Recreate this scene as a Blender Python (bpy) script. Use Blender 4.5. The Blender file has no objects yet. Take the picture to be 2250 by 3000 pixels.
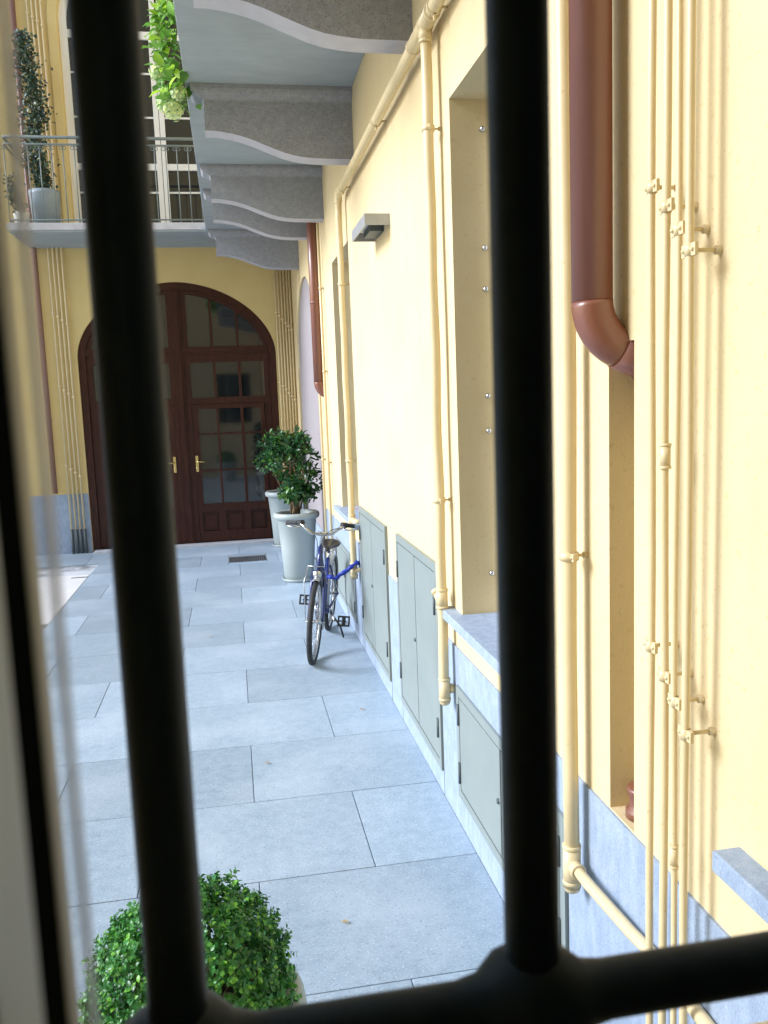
import bpy, bmesh, math, random
from mathutils import Vector, Matrix
R = math.radians
rnd = random.Random(7)
sc = bpy.context.scene
col = sc.collection

# ------------------------------------------------------------------ materials
def lin(r, g, b):
    f = lambda c: (c/255/12.92) if c/255 <= 0.04045 else ((c/255+0.055)/1.055)**2.4
    return (f(r), f(g), f(b), 1)

def mat(name, c1, c2=None, scale=8, detail=6, lo=.35, hi=.65, rough=.6, metal=0, spec=.5, bump=0, bscale=120, bdist=.002,
        island=0, speck=None, stretch=None, rough2=None, coat=0, trans=0, big=None, streak=None):
    m = bpy.data.materials.new(name); m.use_nodes = True
    nt = m.node_tree; N = nt.nodes; L = nt.links
    p = N['Principled BSDF']
    p.inputs['Roughness'].default_value = rough
    p.inputs['Metallic'].default_value = metal
    p.inputs['Specular IOR Level'].default_value = spec
    p.inputs['Coat Weight'].default_value = coat
    if len(c1) == 3: c1 = (*c1, 1)
    p.inputs['Base Color'].default_value = c1
    tc = N.new('ShaderNodeTexCoord'); vec = tc.outputs['Object']
    if stretch:
        mp = N.new('ShaderNodeMapping'); mp.inputs['Scale'].default_value = stretch
        L.new(vec, mp.inputs['Vector']); vec = mp.outputs['Vector']
    out = None
    if c2:
        if len(c2) == 3: c2 = (*c2, 1)
        n = N.new('ShaderNodeTexNoise'); n.inputs['Scale'].default_value = scale; n.inputs['Detail'].default_value = detail
        n.inputs['Roughness'].default_value = .6
        L.new(vec, n.inputs['Vector'])
        r = N.new('ShaderNodeValToRGB')
        r.color_ramp.elements[0].position = lo; r.color_ramp.elements[1].position = hi
        r.color_ramp.elements[0].color = c1; r.color_ramp.elements[1].color = c2
        L.new(n.outputs['Fac'], r.inputs['Fac']); out = r.outputs['Color']
        if rough2 is not None:
            mr = N.new('ShaderNodeMapRange'); mr.inputs['From Min'].default_value = lo; mr.inputs['From Max'].default_value = hi
            mr.inputs['To Min'].default_value = rough; mr.inputs['To Max'].default_value = rough2
            L.new(n.outputs['Fac'], mr.inputs['Value']); L.new(mr.outputs['Result'], p.inputs['Roughness'])
    def mixin(src, fac, colr, blend):
        mx = N.new('ShaderNodeMix'); mx.data_type = 'RGBA'; mx.blend_type = blend
        if src is None: mx.inputs['A'].default_value = c1
        else: L.new(src, mx.inputs['A'])
        if isinstance(fac, (int, float)): mx.inputs['Factor'].default_value = fac
        else: L.new(fac, mx.inputs['Factor'])
        if isinstance(colr, tuple): mx.inputs['B'].default_value = colr
        else: L.new(colr, mx.inputs['B'])
        return mx.outputs['Result']
    if streak:   # faint vertical water marks
        mp2 = N.new('ShaderNodeMapping'); mp2.inputs['Scale'].default_value = (5, 5, .35); L.new(tc.outputs['Object'], mp2.inputs['Vector'])
        n = N.new('ShaderNodeTexNoise'); n.inputs['Scale'].default_value = 1.6; n.inputs['Detail'].default_value = 6; L.new(mp2.outputs['Vector'], n.inputs['Vector'])
        r = N.new('ShaderNodeMapRange'); r.inputs['From Min'].default_value = .52; r.inputs['From Max'].default_value = .75; r.inputs['To Max'].default_value = .22
        L.new(n.outputs['Fac'], r.inputs['Value']); out = mixin(out, r.outputs['Result'], (*streak, 1), 'MIX')
    if big:   # (scale, colour, strength): large soft stains
        n = N.new('ShaderNodeTexNoise'); n.inputs['Scale'].default_value = big[0]; n.inputs['Detail'].default_value = 4
        L.new(tc.outputs['Object'], n.inputs['Vector'])
        r = N.new('ShaderNodeMapRange'); r.inputs['From Min'].default_value = .45; r.inputs['From Max'].default_value = .75
        r.inputs['To Max'].default_value = big[2]
        L.new(n.outputs['Fac'], r.inputs['Value'])
        out = mixin(out, r.outputs['Result'], (*big[1], 1), 'MIX')
    if speck:   # (scale, colour, threshold, strength)
        for s_, c_, t_, k_ in speck:
            n = N.new('ShaderNodeTexNoise'); n.inputs['Scale'].default_value = s_; n.inputs['Detail'].default_value = 2
            L.new(vec, n.inputs['Vector'])
            r = N.new('ShaderNodeMapRange'); r.inputs['From Min'].default_value = t_; r.inputs['From Max'].default_value = t_+.08
            r.inputs['To Max'].default_value = k_
            L.new(n.outputs['Fac'], r.inputs['Value'])
            out = mixin(out, r.outputs['Result'], (*c_, 1), 'MIX')
    if island:
        g = N.new('ShaderNodeNewGeometry')
        r = N.new('ShaderNodeMapRange'); r.inputs['To Min'].default_value = 1-island; r.inputs['To Max'].default_value = 1+island
        L.new(g.outputs['Random Per Island'], r.inputs['Value'])
        cb = N.new('ShaderNodeCombineColor')
        for k in ('Red', 'Green', 'Blue'): L.new(r.outputs['Result'], cb.inputs[k])
        out = mixin(out, 1.0, cb.outputs['Color'], 'MULTIPLY')
    if out is not None: L.new(out, p.inputs['Base Color'])
    if bump:
        n = N.new('ShaderNodeTexNoise'); n.inputs['Scale'].default_value = bscale; n.inputs['Detail'].default_value = 5
        L.new(vec, n.inputs['Vector'])
        b = N.new('ShaderNodeBump'); b.inputs['Strength'].default_value = bump; b.inputs['Distance'].default_value = bdist
        L.new(n.outputs['Fac'], b.inputs['Height']); L.new(b.outputs['Normal'], p.inputs['Normal'])
    return m

def leafmat(name, c1, c2, rough=.4, island=.35, trans=.25):
    m = mat(name, c1, c2, scale=6, rough=rough, island=island)
    nt = m.node_tree; N = nt.nodes; L = nt.links
    p = N['Principled BSDF']; o = N['Material Output']
    g = N.new('ShaderNodeNewGeometry')
    # a share of the leaves is young and yellower
    r = N.new('ShaderNodeMapRange'); r.inputs['From Min'].default_value = .72; r.inputs['From Max'].default_value = .95
    L.new(g.outputs['Random Per Island'], r.inputs['Value'])
    src = p.inputs['Base Color'].links[0].from_socket
    mx = N.new('ShaderNodeMix'); mx.data_type = 'RGBA'
    L.new(r.outputs['Result'], mx.inputs['Factor']); L.new(src, mx.inputs['A'])
    mx.inputs['B'].default_value = (min(1, c2[0]*2.2+.02), min(1, c2[1]*1.7), c2[2]*.9, 1)
    L.new(mx.outputs['Result'], p.inputs['Base Color'])
    t = N.new('ShaderNodeBsdfTranslucent'); L.new(mx.outputs['Result'], t.inputs['Color'])
    ms = N.new('ShaderNodeMixShader'); ms.inputs['Fac'].default_value = trans
    L.new(p.outputs[0], ms.inputs[1]); L.new(t.outputs[0], ms.inputs[2]); L.new(ms.outputs[0], o.inputs['Surface'])
    return m

CREAM1, CREAM2 = (.66, .54, .315), (.69, .575, .35)
M = {}
M['plaster'] = mat('cream plaster', CREAM1, CREAM2, scale=2.2, rough=.85, spec=.2, bump=.3, bscale=150, bdist=.004, streak=(.55, .425, .20), big=(1.3, (.66, .53, .285), .6), speck=[(45, (.56, .44, .22), .62, .55), (150, (.36, .27, .13), .66, .6)])  # dark specks paint the shade of stucco pits into the colour
M['plaster_shaded'] = mat('shaded cream plaster', (.65, .50, .215), (.69, .545, .25), scale=2.0, rough=.85, spec=.2, bump=.35, bscale=120, bdist=.004, streak=(.60, .45, .18), big=(.9, (.67, .52, .23), .6))  # same paint as the cream wall, yellower to put its shade into the colour
M['greypaint'] = mat('lavender grey paint', (.285, .26, .265), (.31, .28, .285), scale=3, rough=.8, bump=.2)
M['granite'] = mat('granite cladding', (.25, .32, .425), (.34, .415, .52), scale=26, detail=8, rough=.6, spec=.35, bump=.3, bscale=170,
                   speck=[(260, (.20, .24, .31), .56, .55), (330, (.52, .58, .66), .60, .6)], stretch=(1, 1, .45))
M['paving'] = mat('paving stone', (.245, .32, .39), (.325, .41, .485), scale=18, detail=15, lo=.3, hi=.7, rough=.45, rough2=.62, spec=.5, bump=.3, bscale=75, bdist=.003,
                  island=.15, speck=[(110, (.54, .62, .69), .60, .6), (80, (.15, .205, .27), .61, .6)], big=(1.8, (.44, .515, .585), .6))
M['grout'] = mat('dark joint', (.16, .18, .20), (.50, .53, .56), scale=2.2, rough=.9, lo=.42, hi=.58)
M['whiteslab'] = mat('white stone', (.72, .72, .72), (.66, .66, .66), scale=5, rough=.5, bump=.1)
M['concrete'] = mat('grey concrete', (.285, .292, .31), (.35, .357, .375), scale=24, detail=10, rough=.9, spec=.2, bump=.7, bscale=110, bdist=.003,
                    speck=[(150, (.13, .135, .145), .58, .65), (190, (.47, .475, .485), .62, .4)])
M['soffit'] = mat('painted soffit', (.34, .385, .395), (.39, .435, .445), scale=4, detail=9, rough=.85, spec=.2, bump=.3, bscale=60, stretch=(1, 2, 1), big=(2.2, (.29, .32, .325), .5))
M['bracket_edge'] = mat('smooth bracket edge', (.46, .455, .49), (.52, .515, .55), scale=9, rough=.8, bump=.2)
M['concrete_light'] = mat('balcony edge stone', (.45, .46, .49), (.54, .55, .58), scale=7, rough=.8, bump=.2)
M['pipecream'] = mat('cream gloss paint', (.66, .535, .30), (.70, .575, .34), scale=6, rough=.38, spec=.5, bump=.12, bscale=30, speck=[(35, (.50, .36, .15), .70, .5)])
M['brown'] = mat('brown downpipe paint', (.180, .062, .037), (.210, .077, .045), scale=5, rough=.36, spec=.7, coat=.15, bump=.05, bscale=12, bdist=.004, stretch=(1, 1, .3))
M['iron'] = mat('black iron paint', (.026, .038, .040), (.038, .052, .055), scale=30, rough=.5, spec=.2, bump=.2, bscale=90)
M['cabinet'] = mat('grey green cabinet paint', (.215, .255, .245), (.24, .28, .268), scale=4, rough=.45, spec=.4, bump=.08, bscale=14, big=(3, (.20, .235, .22), .5), speck=[(60, (.16, .18, .17), .72, .4)])
M['hinge'] = mat('dark hinge', (.06, .08, .085), (.085, .105, .11), scale=20, rough=.5)
M['black'] = mat('dark void', (.008, .009, .009), rough=.95, spec=0)
M['wood'] = mat('mahogany', (.026, .008, .005), (.066, .020, .011), scale=5, detail=8, rough=.36, spec=.25, coat=.0, stretch=(14, 14, 1.1), bump=.08, bscale=30)
M['glass'] = mat('dark window glass', (.012, .015, .016), rough=.045, spec=.75)
M['glass'].node_tree.nodes['Principled BSDF'].inputs['IOR'].default_value = 1.55
M['brass'] = mat('brass', (.75, .58, .25), rough=.25, metal=1)
M['white'] = mat('white paint', (.78, .77, .72), (.82, .81, .77), scale=5, rough=.45)
M['rail'] = mat('grey green iron paint', (.15, .185, .18), (.175, .21, .205), scale=10, rough=.4, spec=.5)
M['pot'] = mat('grey pot', (.33, .385, .38), (.37, .42, .41), scale=4, rough=.42, spec=.45, bump=.04)
M['tub'] = mat('blue grey tub', (.24, .295, .335), (.28, .335, .375), scale=4, rough=.5)
M['soil'] = mat('soil', (.025, .018, .012), (.05, .035, .022), scale=40, rough=1, bump=.8)
M['bark'] = mat('bark', (.14, .10, .055), (.22, .16, .09), scale=20, rough=.9, bump=.5)
M['steel'] = mat('steel', (.62, .63, .64), (.5, .5, .5), scale=20, rough=.25, metal=1)
M['bikeblue'] = mat('blue bicycle paint', (.004, .016, .11), (.006, .022, .14), scale=10, rough=.22, spec=.6, coat=.5)
M['rubber'] = mat('rubber', (.014, .015, .016), (.03, .03, .032), scale=30, rough=.7)
M['leather'] = mat('black leather', (.010, .0095, .009), (.022, .020, .018), scale=14, rough=.4)
M['lock'] = mat('blue lock sleeve', (.008, .03, .32), (.011, .045, .42), scale=25, rough=.55, bump=.3, bscale=200)
M['mudguard'] = mat('grey mudguard', (.36, .38, .41), (.42, .44, .46), scale=9, rough=.3, metal=.6)
M['lamp'] = mat('lamp housing', (.36, .37, .38), (.40, .41, .42), scale=8, rough=.35, metal=.3)
M['lampin'] = mat('lamp reflector', (.75, .74, .70), rough=.5)
M['leaf_box'] = leafmat('boxwood leaf', (.034, .165, .042), (.085, .31, .065), rough=.3)
M['leaf_cam'] = leafmat('camellia leaf', (.014, .066, .024), (.034, .135, .040), rough=.25, trans=.15)
M['leaf_ivy'] = leafmat('ivy leaf', (.020, .046, .034), (.042, .088, .058), rough=.4, trans=.1)
M['leaf_hyd'] = leafmat('hydrangea leaf', (.095, .25, .03), (.19, .40, .055), rough=.45, trans=.4)
M['petal'] = leafmat('hydrangea petal', (.55, .72, .34), (.70, .82, .50), rough=.6, island=.15, trans=.3)
M['pink'] = leafmat('pink petal', (.75, .38, .46), (.85, .55, .62), rough=.6, island=.2, trans=.3)
M['dryleaf'] = leafmat('dry leaf', (.42, .30, .14), (.52, .40, .22), rough=.7)
M['room'] = mat('room plaster', (.22, .25, .27), (.30, .33, .35), scale=3, rough=.9)
M['stile'] = mat('pale casement paint', (.78, .85, .83), (.82, .88, .86), scale=8, rough=.5)
M['tan'] = mat('tan casement wood', (.60, .54, .36), (.68, .61, .42), scale=6, rough=.5, stretch=(6, 6, .6))
M['strip'] = mat('clear weather strip', (.72, .73, .82), rough=.4)
_n = M['strip'].node_tree; _t = _n.nodes.new('ShaderNodeBsdfTransparent'); _m = _n.nodes.new('ShaderNodeMixShader'); _m.inputs['Fac'].default_value = .5
_n.links.new(_n.nodes['Principled BSDF'].outputs[0], _m.inputs[1]); _n.links.new(_t.outputs[0], _m.inputs[2]); _n.links.new(_m.outputs[0], _n.nodes['Material Output'].inputs['Surface'])

# ------------------------------------------------------------------ mesh helper
class MB:
    def __init__(s): s.bm = bmesh.new()
    def box(s, x0, x1, y0, y1, z0, z1, mtx=None):
        vs = [s.bm.verts.new(v) for v in ((x0,y0,z0),(x1,y0,z0),(x1,y1,z0),(x0,y1,z0),(x0,y0,z1),(x1,y0,z1),(x1,y1,z1),(x0,y1,z1))]
        if mtx: 
            for v in vs: v.co = mtx @ v.co
        for f in ((3,2,1,0),(4,5,6,7),(0,1,5,4),(1,2,6,5),(2,3,7,6),(3,0,4,7)): s.bm.faces.new([vs[i] for i in f])
        return s
    def tube(s, pts, r, seg=12, cap=True, smooth=True):
        pts = [Vector(p) for p in pts]; n = len(pts)
        rs = r if isinstance(r, (list, tuple)) else [r]*n
        rings = []; prev = None
        for i, p in enumerate(pts):
            t = (pts[min(i+1, n-1)]-pts[max(i-1, 0)])
            if t.length < 1e-9: t = Vector((0,0,1))
            t.normalize()
            if prev is None:
                a = Vector((0,0,1)) if abs(t.z) < .9 else Vector((1,0,0))
                u = t.cross(a).normalized()
            else:
                u = (prev - t*prev.dot(t)).normalized()
            prev = u; w = t.cross(u)
            rings.append([s.bm.verts.new(p + (u*math.cos(2*math.pi*k/seg)+w*math.sin(2*math.pi*k/seg))*rs[i]) for k in range(seg)])
        for a, b in zip(rings, rings[1:]):
            for k in range(seg):
                f = s.bm.faces.new((a[k], a[(k+1)%seg], b[(k+1)%seg], b[k])); f.smooth = smooth
        if cap:
            s.bm.faces.new(rings[0][::-1]); s.bm.faces.new(rings[-1])
        return s
    def lathe(s, prof, cx, cy, seg=40, cz=0, axis='z', close=False):
        rings = []
        for (r, z) in prof:
            ring = []
            for k in range(seg):
                a = 2*math.pi*k/seg; c, d = r*math.cos(a), r*math.sin(a)
                co = {'z': (cx+c, cy+d, cz+z), 'x': (cx+z, cy+c, cz+d), 'y': (cx+d, cy+z, cz+c)}[axis]
                ring.append(s.bm.verts.new(co))
            rings.append(ring)
        for a, b in zip(rings, rings[1:]):
            for k in range(seg):
                f = s.bm.faces.new((a[k], a[(k+1)%seg], b[(k+1)%seg], b[k])); f.smooth = True
        if close:
            s.bm.faces.new(rings[0][::-1]); s.bm.faces.new(rings[-1])
        return s
    def torus(s, c, R_, r, axis, seg=48, ms=10, a0=0, a1=2*math.pi):
        c = Vector(c); full = abs(a1-a0-2*math.pi) < 1e-6
        u = {'x': (0,1,0), 'y': (1,0,0), 'z': (1,0,0)}[axis]; w = {'x': (0,0,1), 'y': (0,0,1), 'z': (0,1,0)}[axis]
        u, w = Vector(u), Vector(w); n = u.cross(w); rings = []
        cnt = seg if full else seg+1
        for i in range(cnt):
            a = a0+(a1-a0)*i/seg; d = u*math.cos(a)+w*math.sin(a)
            rings.append([s.bm.verts.new(c+d*(R_+r*math.cos(2*math.pi*k/ms))+n*r*math.sin(2*math.pi*k/ms)) for k in range(ms)])
        for i in range(seg):
            a, b = rings[i], rings[(i+1) % cnt]
            for k in range(ms):
                f = s.bm.faces.new((a[k], a[(k+1)%ms], b[(k+1)%ms], b[k])); f.smooth = True
        return s
    def prism(s, poly, mp, d0, d1):
        a = [s.bm.verts.new(mp(u, v, d0)) for u, v in poly]; b = [s.bm.verts.new(mp(u, v, d1)) for u, v in poly]
        s.bm.faces.new(a); s.bm.faces.new(b[::-1])
        n = len(poly)
        for i in range(n): s.bm.faces.new((a[i], b[i], b[(i+1)%n], a[(i+1)%n]))
        return s
    def sheet(s, us, vs, holes, mp, depth):
        """a wall sheet in (u,v) with rectangular holes, its front at d=0 and real reveals 'depth' deep"""
        us = sorted(set(us+[h[0] for h in holes]+[h[1] for h in holes])); vs = sorted(set(vs+[h[2] for h in holes]+[h[3] for h in holes]))
        def solid(i, j):
            if i < 0 or j < 0 or i >= len(us)-1 or j >= len(vs)-1: return False
            u, v = (us[i]+us[i+1])/2, (vs[j]+vs[j+1])/2
            return not any(h[0] < u < h[1] and h[2] < v < h[3] for h in holes)
        V = {}
        def vt(i, j, k):
            if (i, j, k) not in V: V[(i, j, k)] = s.bm.verts.new(mp(us[i], vs[j], depth if k else 0))
            return V[(i, j, k)]
        for i in range(len(us)-1):
            for j in range(len(vs)-1):
                if not solid(i, j): continue
                s.bm.faces.new((vt(i,j,0), vt(i+1,j,0), vt(i+1,j+1,0), vt(i,j+1,0)))
                s.bm.faces.new((vt(i,j,1), vt(i,j+1,1), vt(i+1,j+1,1), vt(i+1,j,1)))
                for (di, dj, a, b) in ((-1,0,(i,j),(i,j+1)), (1,0,(i+1,j+1),(i+1,j)), (0,-1,(i+1,j),(i,j)), (0,1,(i,j+1),(i+1,j+1))):
                    if not solid(i+di, j+dj): s.bm.faces.new((vt(*a,0), vt(*b,0), vt(*b,1), vt(*a,1)))
        return s
    def spandrel(s, curve, top, mp, depth):
        """fills between an arch curve [(u,v)...] and the level line v=top, with the reveal of the arch"""
        f0 = [s.bm.verts.new(mp(u, v, 0)) for u, v in curve]; t0 = [s.bm.verts.new(mp(u, top, 0)) for u, v in curve]
        f1 = [s.bm.verts.new(mp(u, v, depth)) for u, v in curve]
        for i in range(len(curve)-1):
            if top-max(curve[i][1], curve[i+1][1]) > 1e-5 or top-min(curve[i][1], curve[i+1][1]) > 1e-5:
                s.bm.faces.new((f0[i], f0[i+1], t0[i+1], t0[i]))
            f = s.bm.faces.new((f0[i], f1[i], f1[i+1], f0[i+1])); f.smooth = True
        return s
    def leaf(s, p, d, n, l, w, fold=.25):
        d = d.normalized(); sd = d.cross(n)
        if sd.length < 1e-6: sd = d.orthogonal()
        sd.normalize(); n2 = sd.cross(d)
        a = s.bm.verts.new(p); m1 = s.bm.verts.new(p+d*l*.35+n2*0); m2 = s.bm.verts.new(p+d*l*.72-n2*l*.04); e = s.bm.verts.new(p+d*l-n2*l*.14)
        q = lambda t, ww, sg: s.bm.verts.new(p+d*l*t+sd*w*ww*sg+n2*w*fold*ww)
        l1, l2, r1, r2 = q(.3,.46,1), q(.7,.42,1), q(.3,.46,-1), q(.7,.42,-1)
        for f in ((a,m1,l1),(m1,m2,l2,l1),(m2,e,l2),(a,r1,m1),(m1,r1,r2,m2),(m2,r2,e)):
            ff = s.bm.faces.new(f); ff.smooth = True
        return s
    def build(s, name, m, parent=None, bevel=0, rec=True, local=False):
        if rec: bmesh.ops.recalc_face_normals(s.bm, faces=s.bm.faces)
        me = bpy.data.meshes.new(name); s.bm.to_mesh(me); s.bm.free()
        me.materials.append(M[m] if isinstance(m, str) else m)
        o = bpy.data.objects.new(name, me); col.objects.link(o)
        if parent is not None:
            o.parent = parent
            if not local:
                b = Vector(parent.get('_b', (0,0,0))); me.transform(Matrix.Translation(-b))
                q = parent
        if bevel:
            bv = o.modifiers.new('bevel', 'BEVEL'); bv.width = bevel; bv.segments = 2; bv.limit_method = 'ANGLE'; bv.angle_limit = R(40)
        o['_b'] = tuple(parent.get('_b', (0,0,0))) if parent is not None else (0,0,0)
        return o

def tag(o, label=None, cat=None, group=None, kind=None):
    if label: o['label'] = label
    if cat: o['category'] = cat
    if group: o['group'] = group
    if kind: o['kind'] = kind
    return o
def thing(name, base, label, cat, group=None, kind=None):
    o = bpy.data.objects.new(name, None); col.objects.link(o); o.location = base; o['_b'] = tuple(base)
    o.empty_display_size = .1
    return tag(o, label, cat, group, kind)
def copy_tree(o, parent=None):
    c = o.copy(); col.objects.link(c)
    if parent: c.parent = parent
    for ch in o.children: copy_tree(ch, c)
    return c

W, F = .962, 12.6
mpR = lambda u, v, d: (W+d, u, v)        # right wall: u = Y, v = Z
mpF = lambda u, v, d: (u, F+d, v)        # far wall: u = X, v = Z

# ------------------------------------------------------------------ ground
g = MB().box(-40, 40, -40, 60, -.3, -.012); tag(g.build('ground', 'grout'), 'dark ground under the paving joints', 'ground', kind='structure')
b = MB(); gap = .002
y = 2.69 - .742*3; row = 0
while y < 12.59:
    y1 = min(y+.742, 12.6); off = 0 if row % 2 else .5
    k = -8
    while k < 2:
        x0, x1 = k+off, min(k+off+1, .955)
        if x1-x0 > .06:
            cut = []
            if y1 > 8.4 and x0 < -1.83 and y < 10.87: x0c = max(x0, -1.83)
            else: x0c = x0
            if x1-x0c > .05:
                h = rnd.uniform(-.0006, .0006)
                if y < 11.42 and y1 > 10.97 and x1 > -.14 and x0c < .35:
                    for (a0, a1, b0, b1) in ((x0c, min(x1, -.14), y, y1), (max(x0c, .35), x1, y, y1), (max(x0c, -.14), min(x1, .35), y, min(y1, 10.985)), (max(x0c, -.14), min(x1, .35), max(y, 11.415), y1)):
                        if a1-a0 > .02 and b1-b0 > .02: b.box(a0+gap, a1-gap, b0+gap, b1-gap, -.03, h)
                else:
                    b.box(x0c+gap, x1-gap, y+gap, y1-gap, -.03, h)
        k += 1
    y = y1; row += 1
pv = b.build('paving', 'paving', bevel=.002); tag(pv, 'blue grey stone paving slabs of the courtyard', 'paving', kind='structure')
# pale slab set in the paving at the left
b = MB().box(-5.0, -1.834, 8.42, 10.865, -.03, .001)
o = tag(b.build('stone_hatch', 'whiteslab', bevel=.003), 'big pale stone slab set flush in the grey paving near far wall', 'floor hatch')
b = MB().box(-2.02, -1.86+.03, 10.66, 10.70, .001, .004); b.build('lifting_slot', 'hinge', o)
b = MB().tube([(-2.35, 10.2, .004), (-2.2, 10.28, .006), (-2.05, 10.12, .005), (-2.2, 9.95, .004), (-2.3, 9.7, .004)], .012, 8)
# floor drain
t = thing('floor_drain', (.105, 11.2, 0), 'slotted metal drain grate set in the paving before brown door', 'drain')
b = MB().box(-.134, .344, 10.99, 11.41, -.028, -.012); b.build('drain_tray', 'black', t)
b = MB(); n = 18
for i in range(n):
    x = -.13+i*(.47/(n-1)); b.box(x-.0068, x+.0068, 11.0, 11.4, -.012, .0005)
b.box(-.136, .346, 10.988, 11.0, -.012, .001).box(-.136, .346, 11.4, 11.412, -.012, .001)
b.build('grate', 'mudguard', t)
# door threshold
tag(MB().box(-2.02, .66, 12.42, 12.62, -.005, .028).build('threshold', 'concrete_light', bevel=.004), 'pale stone threshold step along the foot of brown door', 'step')

# ------------------------------------------------------------------ right wall
rw = thing('courtyard_wall', (W, 6, 0), 'long cream plastered wall with green cabinets, pipes and deep window recesses', 'wall')
AC, AW, AT, AS = 10.75, 1.36, 3.52, 2.45
HO = [(.70, 1.33, 1.05, 3.22), (2.62, 3.60, 1.03, 3.22), (6.70, 7.76, 1.03, 3.22), (1.945, 2.087, .866, 2.12), (8.755, 8.895, .866, 2.12), (AC-AW, AC+AW, -.02, AT)]
b = MB().sheet([.15, 12.9], [-.02, 9.5], HO, mpR, .25)
arc = [(AC-AW*math.cos(math.pi*i/40), AS+(AT-AS)*max(0, math.sin(math.pi*i/40))**1.0) for i in range(41)]
b.spandrel(arc, AT, mpR, .03)
b.box(W+.18, W+.26, 1.90, 2.13, .8, 2.2).box(W+.18, W+.26, 8.7, 8.95, .8, 2.2)
b.build('wall', 'plaster', rw)
MB().box(W+.025, W+.14, AC-AW-.02, AC+AW+.02, -.02, AT+.02).build('arch_infill', 'greypaint', rw)
MB().box(W+.012, W+.024, AC-AW, AC+AW, 0, .5).build('arch_plinth', 'granite', rw)
# plinth cladding: panels between the cabinets
b = MB(); px = W-.009
seg = [(.55, 2.372), (3.682, 4.0), (5.07, 5.42), (6.62, 7.0), (8.30, AC-AW), (AC+AW, 12.6)]
CABS = [(2.375, 3.68, .155, .69), (4.01, 5.06, .13, 1.19), (5.44, 6.60, .13, 1.18), (7.0, 8.29, .13, .68)]
def pl(y0, y1, z0, z1): b.box(px, W+.002, y0+.001, y1-.001, z0, z1)
for y0, y1 in seg: pl(y0, y1, 0, .862)
for y0, y1, z0, z1 in CABS:
    pl(y0-.003 if 0 else y0, y1, 0, z0)
    if z1 < .8: pl(y0, y1, z1, .862)
b.build('plinth', 'granite', rw, bevel=.0015)
# sills, windows in the recesses
def sill(y0, y1, z):
    MB().box(W-.06, W+.24, y0, y1, z-.045, z).build('window_sill', 'granite', rw, bevel=.004)
sill(.60, 1.485, 1.075); sill(2.50, 3.78, 1.038); sill(6.56, 7.95, 1.038)
for (y0, y1) in ((.70, 1.33), (2.62, 3.60), (6.70, 7.76)):
    b = MB().sheet([y0-.0, y1+.0], [1.038, 3.225], [(y0+.06, (y0+y1)/2-.04, 1.12, 3.14), ((y0+y1)/2+.04, y1-.06, 1.12, 3.14)], lambda u, v, d: (W+.19+d, u, v), .05)
    fr = b.build('window', 'white', rw)
    MB().box(W+.215, W+.222, y0+.05, y1-.05, 1.1, 3.16).build('pane', 'glass', fr)
for z in (3.1, 2.62, 2.45, 2.0, 1.85, 1.22):
    MB().lathe([(.0, 0), (.011, 0), (.013, -.012), (.008, -.022), (0, -.024)], 1.098, 3.60, 12, z, axis='y').build('shutter_pin', 'steel', rw)

# ------------------------------------------------------------------ meter cabinets
def cabinet(y0, y1, z0, z1, label, doors=2, fw=.042):
    t = thing('meter_cabinet', (W, (y0+y1)/2, z0), label, 'cabinet', 'meter cabinets along the cream wall')
    xo = W-.020
    b = MB().box(xo, W+.01, y0, y0+fw, z0, z1).box(xo, W+.01, y1-fw, y1, z0, z1).box(xo, W+.01, y0+fw, y1-fw, z0, z0+fw).box(xo, W+.01, y0+fw, y1-fw, z1-fw, z1)
    b.build('frame', 'cabinet', t)
    MB().box(W-.004, W+.008, y0+fw, y1-fw, z0+fw, z1-fw).build('backing', 'black', t)
    ym = (y0+y1)/2; gp = .0075
    spans = [(y0+fw, ym), (ym, y1-fw)] if doors == 2 else [(y0+fw, y1-fw)]
    for i, (a, c) in enumerate(spans):
        d = MB().box(xo+.001, xo+.012, a+gp, c-gp*.6, z0+fw+gp, z1-fw-gp).build('door', 'cabinet', t, bevel=.0012)
        ye = a if i == 0 and doors == 2 else c
        for zz in (z0+fw+(z1-z0)*.16, z1-fw-(z1-z0)*.16):
            MB().tube([(xo-.003, ye, zz-.05), (xo-.003, ye, zz+.05)], .0075, 10).build('hinge', 'hinge', d)
    b = MB().lathe([(0, -.006), (.010, -.006), (.012, -.002), (.012, .002)], xo, ym+.03, 14, (z0+z1)/2, axis='x'); b.build('lock_barrel', 'hinge', t)
    return t
cabinet(*CABS[0], 'low wide grey green cabinet under the stone sill of the big window recess', 2)
cabinet(*CABS[1], 'tall grey green cabinet partly covered by the gas riser with the angled inlet')
cabinet(*CABS[2], 'tall grey green cabinet on the wall just behind the bicycle handlebar grip')
cabinet(*CABS[3], 'low grey green cabinet on the wall beyond the blue bicycle')

# ------------------------------------------------------------------ wall lamp
t = thing('wall_lamp', (W, 5.22, 3.0), 'flat grey box lamp fixed high on the cream wall', 'lamp')
x0, x1, y0, y1, z0, z1 = .815, W, 4.97, 5.49, 2.992, 3.055
b = MB().box(x0, x1, y0, y1, z1-.006, z1).box(x0, x0+.006, y0, y1, z0, z1-.006).box(x0+.006, x1, y0, y0+.006, z0, z1-.006).box(x0+.006, x1, y1-.006, y1, z0, z1-.006)
b.build('housing', 'lamp', t)
MB().box(x0+.03, x1-.02, y0+.03, y1-.03, z1-.016, z1-.0065).build('reflector', 'lampin', t)
MB().box(x1-.085, x1-.001, y0+.2, y1-.08, z0+.004, z1-.017).build('driver_box', 'hinge', t)

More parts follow.
